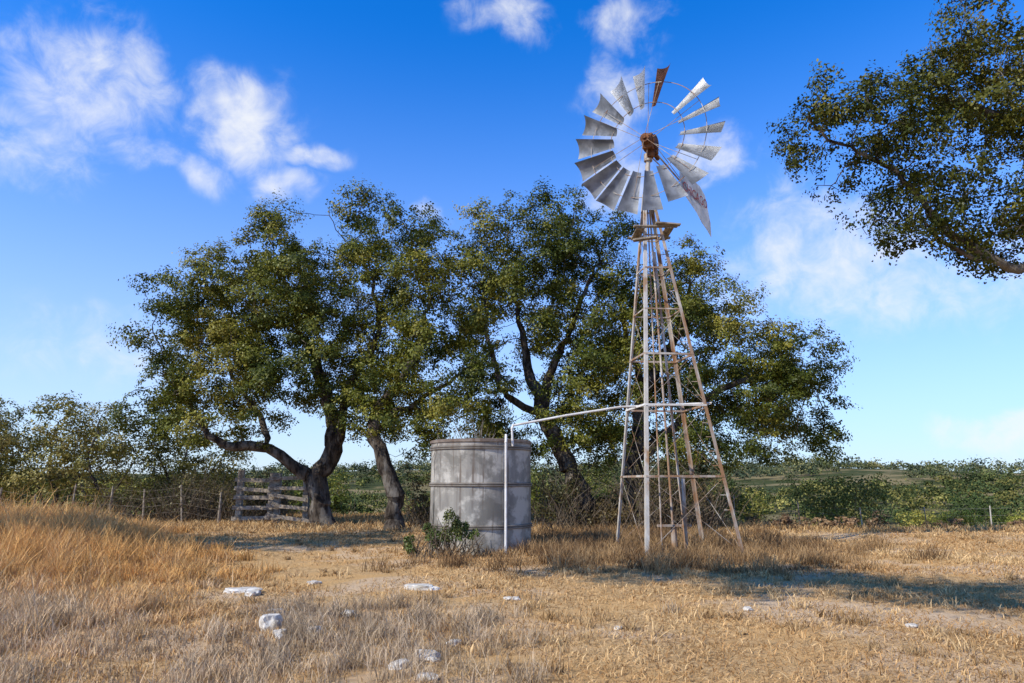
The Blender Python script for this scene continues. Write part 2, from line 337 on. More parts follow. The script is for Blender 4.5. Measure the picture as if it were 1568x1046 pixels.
# ------------------------------------------------------------------ bush / thicket mass
def mass(name, items, leaf, pal, twigs=0, outward=.9, tcol=None, mat=None, huev=.6, bv=(.7, 1.25)):
    Vs, Fs, Cs = [], [], []; off = 0
    for (x, y, rx, ry, rz, cnt, *lf) in items:
        z0 = float(hterr(x, y)); k = max(5, int(8 * (rx * rz) ** .5))
        sub = rng.normal(size=(k, 3)); sub = norm(sub) * rng.uniform(.3, .8, (k, 1)); sub[:, 2] = np.abs(sub[:, 2]) * 1.1
        ssz = rng.uniform(.22, .42, k)
        pick = rng.integers(0, k, cnt); u = norm(rng.normal(size=(cnt, 3)))
        u[:, 2] = np.where(u[:, 2] < -.2, -u[:, 2], u[:, 2])
        q = sub[pick] + u * ssz[pick][:, None] * rng.uniform(.6, 1.1, (cnt, 1))
        P_ = np.array([x, y, z0 + rz * .25]) + q * np.array([rx, ry, rz])
        P_[:, 2] = np.maximum(P_[:, 2], z0 + .05)
        N = norm(u * outward + rng.normal(size=(cnt, 3)) * .5 + np.array([0, 0, .2]))
        hh = np.clip(rng.uniform(0, 1) * huev + .5 - huev / 2 + rng.normal(size=cnt) * .15, 0, 1)[:, None]
        col = pal[0] + (pal[1] - pal[0]) * hh; col = np.where(hh > .6, pal[1] + (pal[2] - pal[1]) * (hh - .6) / .4, col) * rng.uniform(.8, 1.2, (cnt, 1)) * rng.uniform(*bv)
        l = lf[0] if lf else leaf; s = rng.uniform(.7, 1.3, cnt)
        V, F, C = leaves(P_, N, l * s, l * .6 * s, col)
        Vs.append(V); Fs.append(F + off); Cs.append(C); off += len(V)
        if twigs:
            nt = int(twigs * rx * rz)
            a = np.array([x, y, z0]) + np.c_[rng.normal(size=(nt, 2)) * .35 * np.array([rx, ry]), np.zeros(nt)]
            d = norm(np.c_[rng.normal(size=(nt, 2)) * .55, np.ones(nt)]); ln = rng.uniform(.6, 1.15, (nt, 1)) * rz * 1.1
            mid = a + d * ln * .5 + rng.normal(size=(nt, 3)) * .06 * ln; e = mid + norm(d + rng.normal(size=(nt, 3)) * .35) * ln * .5
            for (p0, p1, ra, rb) in ((a, mid, .016, .011), (mid, e, .011, .004)):
                dd = norm(p1 - p0); V, F = tubes(p0, p1, np.full(nt, ra), np.full(nt, rb), dd, dd, 3)
                Vs.append(V); Fs.append(F + off); Cs.append(np.tile(np.array(tcol if tcol else (.18, .14, .10)), (len(V), 1))); off += len(V)
    return mesh_np(name, np.vstack(Vs), np.vstack(Fs), [mat or M_leaf], np.vstack(Cs))

PAL_SCRUB = (np.array([.11, .11, .02]), np.array([.22, .19, .045]), np.array([.32, .26, .09]))
PAL_CEDAR = (np.array([.035, .060, .012]), np.array([.13, .15, .022]), np.array([.31, .27, .06]))
PAL_DRY = (np.array([.16, .10, .06]), np.array([.32, .20, .11]), np.array([.42, .28, .15]))

for (x, y, h_) in ((-17.3, 29, 5.0), (-20.4, 31, 5.6), (-24.5, 32, 5.8), (-14.6, 31, 4.4), (-22.3, 28, 4.4)):
    z0 = g(x, y)
    build_tree("scrub_oak_tree", [([(x, y, z0), (x + .2, y, z0 + 1.2), (x - .2, y, z0 + 2.4), (x, y, h_ * .8)], .10, .03),
                                  ([(x, y, z0), (x - .6, y, z0 + 1.5), (x - 1.3, y, z0 + 2.8)], .07, .02),
                                  ([(x, y, z0), (x + .9, y, z0 + 1.3), (x + 1.5, y, z0 + 2.6)], .07, .02)],
               [(x, h_ * .85, 1.3, .8), (x - 1.4, h_ * .66, 1.2, .9), (x + 1.4, h_ * .66, 1.2, .9), (x, h_ * .5, 1.5, .9), (x - 1.2, h_ * .3, 1.3, .8), (x + 1.2, h_ * .3, 1.3, .8)],
               dens=20, per=60, sig=.30, leaf=(.12, .065), y0=y, depth=.8, pal=PAL_SCRUB, gate=-.2, tip=.011, cap=.05)

items = []
for _ in range(26): items.append((rng.uniform(-32, -9), rng.uniform(32, 46), rng.uniform(1.0, 2.6), 1.6, rng.uniform(.8, 3.0), 1200))
for _ in range(12): items.append((rng.uniform(-9, 12), rng.uniform(33, 52), rng.uniform(1.0, 2.6), 1.6, rng.uniform(1.0, 3.6), 1200))
mass("background_brush", items, .15, PAL_CEDAR, 6, huev=1, bv=(.5, 1.4))
items = []
for _ in range(26): items.append((rng.uniform(.8, 6.8), rng.uniform(21.5, 27), rng.uniform(.6, 1.2), .9, rng.uniform(.8, 2.2), 480))
for _ in range(22): items.append((rng.uniform(-15, -9.3), rng.uniform(26.2, 28.5), rng.uniform(.6, 1.2), .9, rng.uniform(.6, 2.0), 330))
for _ in range(8): items.append((rng.uniform(-3.5, -1.5), rng.uniform(24, 27), rng.uniform(.6, 1.0), .9, rng.uniform(.6, 1.9), 480))
mass("understory_thicket", items, .09, (np.array([.06, .058, .02]), np.array([.13, .10, .04]), np.array([.20, .14, .065])), 30)
items = []
for _ in range(75):
    x = rng.uniform(7, 30); items.append((x, 23.6 + rng.uniform(0, 4) + .8 * math.sin(x * .5), rng.uniform(.3, .9), .5, rng.uniform(.2, .5), 240))
mass("dry_shrub_row", items, .09, PAL_DRY, 24)
items = []
for _ in range(34):
    x = rng.uniform(8.5, 50); s = rng.uniform(.5, 2.5) if rng.random() < .8 else rng.uniform(2.5, 3.3); items.append((x, rng.uniform(28, 66), s, s, s * rng.uniform(.6, 1.25), int(760 * s + 300)))
mass("cedar_brush", items, .13, PAL_CEDAR, 5, huev=1, bv=(.45, 1.6))
mass("green_bush", [(-1.85, 15.5, .45, .35, .68, 1100), (-1.35, 15.4, .45, .3, .80, 1300), (-.95, 15.5, .32, .3, .6, 700), (-2.2, 15.7, .28, .3, .45, 450)], .055,
     (np.array([.08, .12, .03]), np.array([.16, .19, .05]), np.array([.26, .25, .09])), 70)
near_i, mid_i, far_i = [], [], []
for _ in range(2900):
    r = 66 + 430 * rng.random() ** .85; a = rng.uniform(-.78, .86)
    x, y = r * math.sin(a), r * math.cos(a)
    if y < 50: continue
    if nz((x, y, 0), .018, 5) < -.14: continue
    s = rng.uniform(1.0, 3.6) * (1 + .0026 * r); hgt = s * rng.uniform(.45, 1.1) * (.7 if r < 150 else 1)
    (near_i if r < 130 else mid_i if r < 280 else far_i).append((x, y, s, s, hgt, int(max(90, 320 - r * .7)), .14 + r * .0025))
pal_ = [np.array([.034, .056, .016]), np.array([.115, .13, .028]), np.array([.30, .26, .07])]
hz = np.array([.115, .135, .115])  # aerial haze, blended into the leaf colours of the farther trees
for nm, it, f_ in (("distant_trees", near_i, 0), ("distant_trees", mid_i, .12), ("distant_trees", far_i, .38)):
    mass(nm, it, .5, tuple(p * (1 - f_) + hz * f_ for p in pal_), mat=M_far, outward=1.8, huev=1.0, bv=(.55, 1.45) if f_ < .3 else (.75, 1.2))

# ------------------------------------------------------------------ grass
def blades(x, y, h, w, col, lean=.35, curl=.5, root=.7):
    n = len(x); z = hterr(x, y); B = np.c_[x, y, z]
    a = rng.uniform(0, 2 * np.pi, n); side = np.c_[np.cos(a), np.sin(a), np.zeros(n)]
    b_ = rng.uniform(0, 2 * np.pi, n); ld = np.c_[np.cos(b_), np.sin(b_), np.zeros(n)]
    l = np.abs(rng.normal(size=(n, 1))) * lean
    up = norm(ld * l + np.array([0, 0, 1])); up2 = norm(up + ld * curl * rng.uniform(.2, 1.2, (n, 1)))
    h = h.reshape(-1, 1); w = w.reshape(-1, 1)
    m1 = B + up * h * .55; tp = m1 + up2 * h * .45
    V = np.stack([B - side * w / 2, B + side * w / 2, m1 + side * w * .4, m1 - side * w * .4, tp + side * w * .12, tp - side * w * .12], 1).reshape(-1, 3)
    k = np.arange(n)[:, None] * 6
    F = np.concatenate([k + np.array([[0, 1, 2, 3]]), k + np.array([[3, 2, 4, 5]])], 0)
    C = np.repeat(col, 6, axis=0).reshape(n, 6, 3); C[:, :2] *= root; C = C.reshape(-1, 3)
    return V, F, C

def grass(name, parts):
    Vs, Fs, Cs = [], [], []; off = 0
    for V, F, C in parts: Vs.append(V); Fs.append(F + off); Cs.append(C); off += len(V)
    return mesh_np(name, np.vstack(Vs), np.vstack(Fs), [M_grass], np.vstack(Cs))

def vnoise(x, y, s, o=0):
    return np.sin(x * s + o + 1.7 * np.sin(y * s * .8 + o)) * np.cos(y * s * 1.1 + 2.1 * np.sin(x * s * .6 + o * 2))
def fnoise(x, y, s, o=0): return (vnoise(x, y, s, o) + .6 * vnoise(y + 3, x, s * 2.1, o + 1) + .4 * vnoise(x + y, x - y, s * 3.3, o + 2)) / 2
def colmix(a, b, f): f = np.clip(f, 0, 1)[:, None]; return np.array(a) * (1 - f) + np.array(b) * f

def wedge(n, d0, d1, p=1.0, k=.80):
    y = d0 + (d1 - d0) * rng.random(n) ** p; x = rng.uniform(-1, 1, n) * (y * k + 1.0); return x, y

def tall_edge(x, y): return (-2.6 - .56 * (y - 6)) + 1.3 * fnoise(x, y, .8) - x
def dirt_mask(x, y):
    return np.exp(-(((x + 3.6 + .45 * (y - 13)) / 1.4) ** 2 + ((y - 13.5) / 2.4) ** 2)) + .9 * np.exp(-(((x + 1.6) / 1.2) ** 2 + ((y - 9.6) / .8) ** 2)) + .8 * np.exp(-(((x + .4) / 1.0) ** 2 + ((y - 6.6) / .9) ** 2)) + .3 * np.exp(-(((x - 2.6) / 1.6) ** 2 + ((y - 7.6) / .5) ** 2))

parts = []
x, y = wedge(260000, 5, 32, 1.2)
cover = .70 + .85 * fnoise(x, y, 1.1, 4) - dirt_mask(x, y) * 1.1
keep = rng.random(len(x)) < cover
x, y = x[keep], y[keep]; n = len(x)
col = colmix((.54, .30, .12), (.90, .64, .33), .5 + .5 * fnoise(x, y, .5, 1) + rng.normal(size=n) * .3) * rng.uniform(.45, 1.12, (n, 1))
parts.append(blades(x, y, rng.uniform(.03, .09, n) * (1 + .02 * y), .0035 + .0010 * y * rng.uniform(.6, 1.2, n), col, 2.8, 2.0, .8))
tx, ty = wedge(1500, 5, 30, 1.2); kk = fnoise(tx, ty, .7, 8) > -.1; tx, ty = tx[kk], ty[kk]
rep = rng.integers(0, len(tx), 30000); sp_ = rng.uniform(.03, .11, len(tx)); hh = rng.uniform(.4, 1.3, len(tx))
x = tx[rep] + rng.normal(size=len(rep)) * sp_[rep]; y = ty[rep] + rng.normal(size=len(rep)) * sp_[rep]; n = len(x)
tcl = colmix((.36, .22, .10), (.86, .62, .33), rng.random(len(tx)))
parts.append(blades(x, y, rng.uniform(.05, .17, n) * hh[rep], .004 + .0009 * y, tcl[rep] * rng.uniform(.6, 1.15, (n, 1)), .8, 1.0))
grass("dry_grass_field", parts)

parts = []
N_ = 9000; tx = rng.uniform(-17, -1.5, N_); ty = 5 + 17 * rng.random(N_); te = tall_edge(tx, ty)
k_ = (te > rng.normal(size=N_) * .9 + .1) & (np.abs(tx) < ty * .8 + 1); tx, ty, te = tx[k_], ty[k_], te[k_]
T = len(tx)
th = (.20 + .40 * np.clip((ty - 9) / 5, 0, 1) + .12 * fnoise(tx, ty, 1.6, 7)) * np.clip(.5 + te * .3, .35, 1) * rng.uniform(.45, 1.45, T)
rep = rng.integers(0, T, 165000); x = tx[rep] + rng.normal(size=len(rep)) * .10; y = ty[rep] + rng.normal(size=len(rep)) * .10; n = len(x)
grey = np.clip((10.6 - ty + 1.6 * fnoise(tx, ty, .9, 5)) / 3, 0, 1)
tc_ = colmix((.90, .53, .20), (.80, .60, .385), grey + rng.normal(size=T) * .25) * rng.uniform(.65, 1.15, (T, 1))
col = tc_[rep] * rng.uniform(.55, 1.2, (n, 1))
hb = th[rep] * rng.uniform(.4, 1.15, n) * np.where(rng.random(n) < .03, 1.6, 1)
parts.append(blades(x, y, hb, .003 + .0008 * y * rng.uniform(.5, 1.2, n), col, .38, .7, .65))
tx = rng.normal(-1.7, 1.0, 220); ty = rng.normal(7.7, 1.3, 220); rep = rng.integers(0, 220, 12000)
x = tx[rep] + rng.normal(size=len(rep)) * .08; y = ty[rep] + rng.normal(size=len(rep)) * .08; n = len(x); tcl = colmix((.30, .22, .14), (.80, .62, .42), rng.random(220))
parts.append(blades(x, y, rng.uniform(.05, .26, n), .0025 + .0005 * y, tcl[rep] * rng.uniform(.6, 1.15, (n, 1)), .6, .9))
grass("tall_dry_grass", parts)

parts = []
tx = rng.uniform(-2.6, 12, 1900); ty = rng.uniform(12.8, 22, 1900); m_ = np.exp(-((tx - 2.8) / 3.6) ** 2 - ((ty - 17) / 4.2) ** 2) * (fnoise(tx, ty, .9, 3) > -.3); k_ = rng.random(len(tx)) < m_; tx, ty = tx[k_], ty[k_]
T = len(tx); rep = rng.integers(0, T, 38000); x = tx[rep] + rng.normal(size=len(rep)) * .17; y = ty[rep] + rng.normal(size=len(rep)) * .17; n = len(x)
tcol = colmix((.15, .09, .05), (.52, .34, .17), rng.random(T)); th = rng.uniform(.08, .48, T)
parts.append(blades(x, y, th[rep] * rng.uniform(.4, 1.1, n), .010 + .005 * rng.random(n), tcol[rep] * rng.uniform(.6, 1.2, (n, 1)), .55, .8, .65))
x = rng.uniform(-16, 30, 60000); y = rng.uniform(22, 34, len(x)); n = len(x)
col = colmix((.38, .23, .10), (.80, .56, .28), rng.random(n)) * rng.uniform(.6, 1.1, (n, 1))
parts.append(blades(x, y, rng.uniform(.06, .26, n), .02 + .01 * rng.random(n), col, .9, .9))
grass("dry_weeds", parts)

# ------------------------------------------------------------------ solid helpers
def rod(bm, p0, p1, r, k=8, r2=None):
    p0, p1 = Vector(p0), Vector(p1); d = p1 - p0
    res = bmesh.ops.create_cone(bm, cap_ends=True, segments=k, radius1=r, radius2=r if r2 is None else r2, depth=d.length)
    M = Matrix.Translation((p0 + p1) / 2) @ d.to_track_quat('Z', 'Y').to_matrix().to_4x4()
    bmesh.ops.transform(bm, matrix=M, verts=res['verts'])
def plank(bm, p0, p1, w, h, up=(0, 0, 1)):
    p0, p1 = Vector(p0), Vector(p1); d = (p1 - p0); L = d.length; d.normalize()
    s = d.cross(Vector(up)).normalized(); u = s.cross(d)
    res = bmesh.ops.create_cube(bm, size=1)
    M = Matrix((( *(d * L), 0), (*(s * w), 0), (*(u * h), 0), (0, 0, 0, 1))).transposed()
    M = Matrix.Translation((p0 + p1) / 2) @ M
    bmesh.ops.transform(bm, matrix=M, verts=res['verts'])
def quadplate(bm, pts, th):
    rows = [[bm.verts.new(p) for p in r] for r in pts]
    fs = []
    for i in range(len(rows) - 1):
        for j in range(len(rows[0]) - 1):
            fs.append(bm.faces.new((rows[i][j], rows[i][j + 1], rows[i + 1][j + 1], rows[i + 1][j])))
    r = bmesh.ops.solidify(bm, geom=fs, thickness=th)
def finish(name, bm, mats, parent=None, smooth=False, bevel=0):
    bmesh.ops.recalc_face_normals(bm, faces=bm.faces)
    me = bpy.data.meshes.new(name); bm.to_mesh(me); bm.free()
    for mt in (mats if isinstance(mats, list) else [mats]): me.materials.append(mt)
    if smooth:
        me.polygons.foreach_set('use_smooth', np.ones(len(me.polygons), bool))
        try: me.set_sharp_from_angle(angle=R(35))
        except Exception: pass
    ob = bpy.data.objects.new(name, me); scene.collection.objects.link(ob)
    if bevel:
        md = ob.modifiers.new('b', 'BEVEL'); md.width = bevel; md.segments = 2; md.limit_method = 'ANGLE'
    if parent: ob.parent = parent; ob.location = -parent.location
    return ob
def empty(name, loc):
    e = bpy.data.objects.new(name, None); e.location = loc; e.empty_display_size = .3; scene.collection.objects.link(e); return e

# ------------------------------------------------------------------ windmill
wm = empty("windmill", (3.9, 16.75, 0))
base = [Vector((2.92, 15.5, -.05)), Vector((5.17, 15.75, -.05)), Vector((4.85, 17.95, 0)), Vector((2.58, 17.7, 0))]
TOPZ = 9.05; tc_ = Vector((3.55, 16.75, TOPZ))
top = [tc_ + Vector((sx * .10, sy * .10, 0)) for sx, sy in ((-1, -1), (1, -1), (1, 1), (-1, 1))]
def leg(i, z): f = (z - base[i].z) / (TOPZ - base[i].z); return base[i].lerp(top[i], f)
for i in range(4):
    bm = bmesh.new()
    j, k = (i + 1) % 4, (i - 1) % 4
    e1 = (base[j] - base[i]).normalized(); e2 = (base[k] - base[i]).normalized()
    th, w = .012, .075
    plank(bm, base[i] + e1 * w / 2, top[i] + e1 * w / 2 * .7, w, th, up=e1.cross(Vector((0, 0, 1))))
    plank(bm, base[i] + e2 * w / 2 - e1 * .007, top[i] + e2 * w / 2 * .7 - e1 * .007, w, th, up=e2.cross(Vector((0, 0, 1))))
    finish("tower_leg_%d" % (i + 1), bm, M_galvleg if i in (0, 3) else M_rust, wm)
bm = bmesh.new(); bw = bmesh.new()
levels = [1.75, 3.4, 4.65, 5.8, 6.9, 7.8, 8.55]
for li, z in enumerate(levels):
    for i in range(4):
        j = (i + 1) % 4; tgt = bw if li in (1,) and i in (0, 3) else bm
        plank(tgt, leg(i, z), leg(j, z + (.004 if i % 2 else 0)), .045 if li < 3 else .03, .045 if li < 3 else .03)
prev = .05
for li, z in enumerate(levels[:6]):
    for i in range(4):
        j = (i + 1) % 4
        rod(bm, leg(i, prev), leg(j, z), .005, 5); rod(bm, leg(j, prev), leg(i, z), .005, 5)
    prev = z
for k in range(20):
    z = 1.0 + k * .33; p = leg(1, z); rod(bm, p, p + Vector((-.20, .02, 0)), .009, 5)
finish("tower_braces", bm, M_rust, wm)
finish("tower_girts", bw, M_white, wm)
bm = bmesh.new()
rod(bm, (3.42, 16.2, 0), (3.53, 16.7, 9.8), .018, 8)
rod(bm, (3.80, 16.6, .0), (3.58, 16.75, 9.1), .028, 8)
rod(bm, (4.05, 16.5, 0), (3.66, 16.7, 7.4), .030, 8)
rod(bm, (3.8, 16.6, 0), (3.8, 16.6, .6), .07, 10)
rod(bm, (4.05, 16.5, 0), (4.05, 16.5, 1.7), .045, 10)
plank(bm, (3.4, 16.5, .62), (4.2, 16.6, .62), .1, .05)
finish("pump_pipes", bm, M_rust, wm, smooth=True)
bm = bmesh.new()
PX, PZ = 3.62, 7.92
for k, dx in enumerate((-.42, -.31, .31, .42)):
    plank(bm, (PX + dx, 16.30, PZ), (PX + dx, 17.2, PZ), .10, .035)
for dy in (-.42, .42):
    plank(bm, (PX - .54, 16.75 + dy, PZ + .04), (PX + .57, 16.75 + dy, PZ + .04), .12, .04)
plank(bm, (PX - .56, 16.38, PZ - .32), (PX, 16.2, PZ - .30), .16, .04)
plank(bm, (PX, 16.22, PZ + .09), (PX + .62, 16.26, PZ + .05), .14, .035)
finish("platform", bm, M_wood, wm)
ax = Vector((-.53, -.85, .0)).normalized(); H = Vector((3.47, 16.30, 10.36)); up = Vector((0, 0, 1)); sd = up.cross(ax).normalized()
bm = bmesh.new()
mast = Vector((3.55, 16.75, 8.9)); mtop = Vector((3.60, 16.70, 10.04))
rod(bm, mast, mtop, .06, 12)
rod(bm, mtop - Vector((0, 0, .12)), mtop + Vector((0, 0, .08)), .11, 14)
finish("mast", bm, M_rust, wm, smooth=True)
bm = bmesh.new()
gc = H - ax * .34
plank(bm, gc - ax * .26 - up * .05, gc + ax * .26 - up * .05, .26, .34)
plank(bm, gc - ax * .16 + up * .17, gc + ax * .14 + up * .17, .20, .16)
rod(bm, gc - sd * .17 + up * .02, gc + sd * .17 + up * .02, .20, 18)
rod(bm, gc - up * .38, gc - up * .18, .09, 12, .13)
rod(bm, gc - ax * .3 - up * .16, gc - ax * .55 - up * .2, .06, 8)
rod(bm, H - ax * .30, H + ax * .12, .055, 12)
rod(bm, H - ax * .06, H + ax * .08, .13, 16)
finish("gearbox", bm, M_gear, wm, smooth=True, bevel=.015)
right = (ax.cross(up)) * -1
def wp(r, a, off=0.0): return H + up * (r * math.cos(a)) + right * (r * math.sin(a)) + ax * off
bm = bmesh.new(); bmr = bmesh.new()
NB = 18; Ro, Ri = 2.0, .90
for k in range(NB):
    a0 = R(-3 + k * 20)
    if k == 2: continue
    rows = []
    jit = rng.normal() * .06; er = up * math.cos(a0) + right * math.sin(a0); et = -up * math.sin(a0) + right * math.cos(a0)
    for ir in range(6):
        f_ = ir / 5; r = Ri + (Ro - Ri) * f_; half = .11 + .165 * f_
        row = []
        for ic in range(7):
            s = ic / 6 * 2 - 1
            pitch = R(38 - 8 * f_) + jit
            curv = .06 * (1 - s * s) * (.6 + .6 * f_)
            rr = r - (0.0 if ir < 5 else .035 * (1 - s * s))
            chord = et * math.cos(pitch) + ax * math.sin(pitch); nrm = -et * math.sin(pitch) + ax * math.cos(pitch)
            row.append(H + er * rr + chord * (s * half) - nrm * curv)
        rows.append(row)
    quadplate(bmr if k == 1 else bm, rows, .006)
finish("wheel_blades", bm, M_blade, wm, smooth=True)
finish("wheel_rusted_blade", bmr, M_rustblade, wm, smooth=True)
bm = bmesh.new()
for (r, w, off) in ((1.58, .010, -.06), (1.02, .010, -.05)):
    K = 72
    for k in range(K):
        rod(bm, wp(r, k * 2 * math.pi / K, off), wp(r, (k + 1.05) * 2 * math.pi / K, off), w, 5)
for k in range(6):
    for da in (-.09, .09):
        a = R(10 + k * 60) + da
        rod(bm, wp(.1, a, .09 if da > 0 else -.15), wp(1.58, a, -.06), .007, 5)
finish("wheel_rims_and_spokes", bm, M_rust, wm)
bm = bmesh.new(); td = Vector((.60, .80, 0)).normalized(); T0 = gc - up * .08; dr = Vector((0, 0, -.14))
rod(bm, T0, T0 + (td + dr) * 3.3, .022, 8); rod(bm, T0 - up * .28, T0 + (td + dr) * 2.2 - up * .10, .016, 6)
rod(bm, T0 + up * .25, T0 + (td + dr) * 2.2 + up * .05, .009, 6)
finish("tail_boom", bm, M_rust, wm)
bm = bmesh.new()
pts = [(1.8, -.24, .26), (2.3, -.36, .36), (2.9, -.50, .48), (3.35, -.60, .58), (3.7, -.70, .42), (4.05, -.78, -.3)]
tn = td.cross(up).normalized()
quadplate(bm, [[T0 + (td + dr) * d + up * (lo + (hi - lo) * q / 3) + tn * (.03 + .015 * math.sin(d * 7)) for q in range(4)] for d, lo, hi in pts], .004)
finish("tail_vane", bm, M_white, wm, smooth=True)
cu = bpy.data.curves.new("vane_lettering", 'FONT'); cu.body = "CHICAGO"; cu.size = .40; cu.align_x = 'CENTER'; cu.align_y = 'CENTER'; cu.extrude = .002
cu.materials.append(M_red); to = bpy.data.objects.new("vane_lettering", cu); scene.collection.objects.link(to)
n_ = tn if tn.dot(-H) > 0 else -tn
xax = up.cross(n_).normalized()
to.parent = wm; Mx = Matrix((xax, up, n_)).transposed().to_4x4()
tpos = T0 + (td + dr) * 2.85 + tn * .03 + n_ * .035
to.matrix_local = Matrix.Translation(tpos - wm.location) @ Mx

# ------------------------------------------------------------------ water tank
tk = empty("water_tank", (-.78, 17.3, 0))
m, t, b = new_mat("galvanised_tank")
tc = t.node('ShaderNodeTexCoord'); mp = t.node('ShaderNodeMapping'); mp.inputs['Scale'].default_value = (3, 3, .5); t.l.new(tc.outputs['Object'], mp.inputs[0])
st = t.noise(mp.outputs[0], 1.6, 6, .6)
col = t.mix(t.ss(st, .3, .7), c4((.20, .185, .165)), c4((.33, .31, .27)))
col = t.mix(t.ss(t.noise(tc.outputs['Object'], 1.9, 5, .6), .48, .60), col, c4((.49, .46, .405)))
col = t.mix(t.math('MULTIPLY', t.ss(t.noise(tc.outputs['Object'], 1.1, 5, .65, .6), .52, .60), .65), col, c4((.14, .13, .11)))  # dark blotches: weathering that also paints in dappled tree shade
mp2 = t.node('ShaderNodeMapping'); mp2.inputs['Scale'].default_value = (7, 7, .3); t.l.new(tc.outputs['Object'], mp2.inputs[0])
col = t.mix(t.math('MULTIPLY', t.ss(t.noise(mp2.outputs[0], 1.1, 5, .6), .55, .66), .8), col, c4((.12, .085, .06)))  # vertical streaks: rust-brown stain, doubling as painted shadow streaks
spz = t.node('ShaderNodeSeparateXYZ'); t.l.new(tc.outputs['Object'], spz.inputs[0])
rz = t.math('MULTIPLY', t.ss(spz.outputs[2], 2.44, 2.6), .7)
col = t.mix(rz, col, c4((.17, .11, .08)))
for zb in (.60, 1.56, 2.42):
    d_ = t.math('ABSOLUTE', t.math('SUBTRACT', spz.outputs[2], zb))
    col = t.mix(t.math('MULTIPLY', t.ss(d_, .07, .03), .65), col, c4((.15, .12, .095)))
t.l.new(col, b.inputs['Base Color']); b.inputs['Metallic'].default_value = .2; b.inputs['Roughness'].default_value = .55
bp = t.node('ShaderNodeBump'); bp.inputs['Strength'].default_value = .25; bp.inputs['Distance'].default_value = .02
t.l.new(t.noise(tc.outputs['Object'], 3, 5, .6), bp.inputs['Height']); t.l.new(bp.outputs[0], b.inputs['Normal'])
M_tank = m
bm = bmesh.new(); Rr = 1.24
def band(z): return [(Rr, z - .05), (Rr + .036, z - .035), (Rr + .036, z - .01), (Rr + .008, z), (Rr + .036, z + .01), (Rr + .036, z + .035), (Rr, z + .05)]
prof = [(Rr, -.08)] + band(.60) + [(Rr - .006, 1.1)] + band(1.56) + [(Rr - .006, 2.0)] + band(2.42) + [(Rr, 2.54), (Rr + .03, 2.55), (Rr + .035, 2.6), (Rr, 2.62), (Rr - .03, 2.6), (Rr - .03, .3)]
K = 96; rings = [[bm.verts.new((-.78 + (r + .008 * math.sin(3 * a * 2 * math.pi / K + z)) * math.cos(a * 2 * math.pi / K), 17.3 + (r + .008 * math.sin(3 * a * 2 * math.pi / K + z)) * math.sin(a * 2 * math.pi / K), z)) for a in range(K)] for r, z in prof]
for i in range(len(rings) - 1):
    for j in range(K): bm.faces.new((rings[i][j], rings[i][(j + 1) % K], rings[i + 1][(j + 1) % K], rings[i + 1][j]))
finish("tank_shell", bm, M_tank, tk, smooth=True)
bm = bmesh.new()
for a in range(0, 360, 90):
    aa = R(a + 28); p = Vector((-.78 + (Rr + .006) * math.cos(aa), 17.3 + (Rr + .006) * math.sin(aa), 0))
    plank(bm, p + Vector((0, 0, .02)), p + Vector((0, 0, 2.5)), .06, .008, up=Vector((math.cos(aa), math.sin(aa), 0)))
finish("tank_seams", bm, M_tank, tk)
bm = bmesh.new()
bmesh.ops.create_circle(bm, cap_ends=True, segments=64, radius=Rr - .035, matrix=Matrix.Translation((-.78, 17.3, 2.2)))
mw, tw, bb = new_mat("tank_water"); bb.inputs['Base Color'].default_value = (.02, .03, .02, 1); bb.inputs['Roughness'].default_value = .05
finish("water", bm, mw, tk)
bm = bmesh.new()
def chain(bm, pts, r):
    for a, c in zip(pts[:-1], pts[1:]):
        rod(bm, a, c, r, 10)
    for p in pts[1:-1]: bmesh.ops.create_icosphere(bm, subdivisions=2, radius=r * 1.25, matrix=Matrix.Translation(p))
chain(bm, [(-.14, 15.92, -.05), (-.14, 15.92, 2.52), (-.14, 16.12, 2.70)], .030)
finish("overflow_pipe", bm, M_white, tk, smooth=True)
bm = bmesh.new()
for i in range(26):
    x0 = -1.0 + rng.normal() * .28; y0 = 17.0 + rng.normal() * .3; a = Vector((x0, y0, 2.2)); e = a + Vector((rng.normal() * .25, rng.normal() * .2, rng.uniform(.55, 1.0)))
    mid = (a + e) / 2 + Vector((rng.normal() * .05, rng.normal() * .05, .03))
    rod(bm, a, mid, .009, 4, .007); rod(bm, mid, e, .007, 4, .003)
    rod(bm, mid, mid + Vector((rng.normal() * .14, rng.normal() * .1, rng.uniform(.1, .3))), .005, 4, .002)
finish("dead_weeds", bm, M_twig, tk)
pp_ = empty("water_pipe", (1.2, 16.2, 2.9))
bm = bmesh.new()
chain(bm, [(.02, 16.25, 2.45), (.0, 16.2, 2.86), (.03, 16.2, 2.93), (1.3, 16.35, 3.18), (2.62, 16.5, 3.40), (3.42, 16.6, 3.44), (4.75, 16.2, 3.46)], .027)
finish("feed_pipe", bm, M_white, pp_, smooth=True)

# ------------------------------------------------------------------ rail fence and wire fence
fe = empty("wooden_rail_fence", (-9, 27, 0)); bm = bmesh.new()
fx = [-9.95, -8.75, -8.5, -7.4]
for i, x in enumerate(fx):
    zz = g(x, 25.6); plank(bm, (x, 25.6 - .1 * i, zz), (x + rng.normal() * .04, 25.6 - .1 * i, zz + 1.85 + rng.uniform(-.15, .2)), .20, .20, up=(0, 1, 0))
for i in range(5):
    z = .38 + i * .33
    plank(bm, (-10.15, 25.46 + .02 * i, z + rng.normal() * .04), (-8.6, 25.32 + .02 * i, z + rng.normal() * .06), .05, .14)
    plank(bm, (-8.8, 25.12 + .02 * i, z + rng.normal() * .05 + .08), (-7.2 + rng.normal() * .1, 25.0 + .02 * i, z + rng.normal() * .08 + .05), .05, .13)
finish("rails_and_posts", bm, M_wood, fe, bevel=.01)
wf = empty("wire_fence", (-16, 27, 0)); bm = bmesh.new(); prevt = None
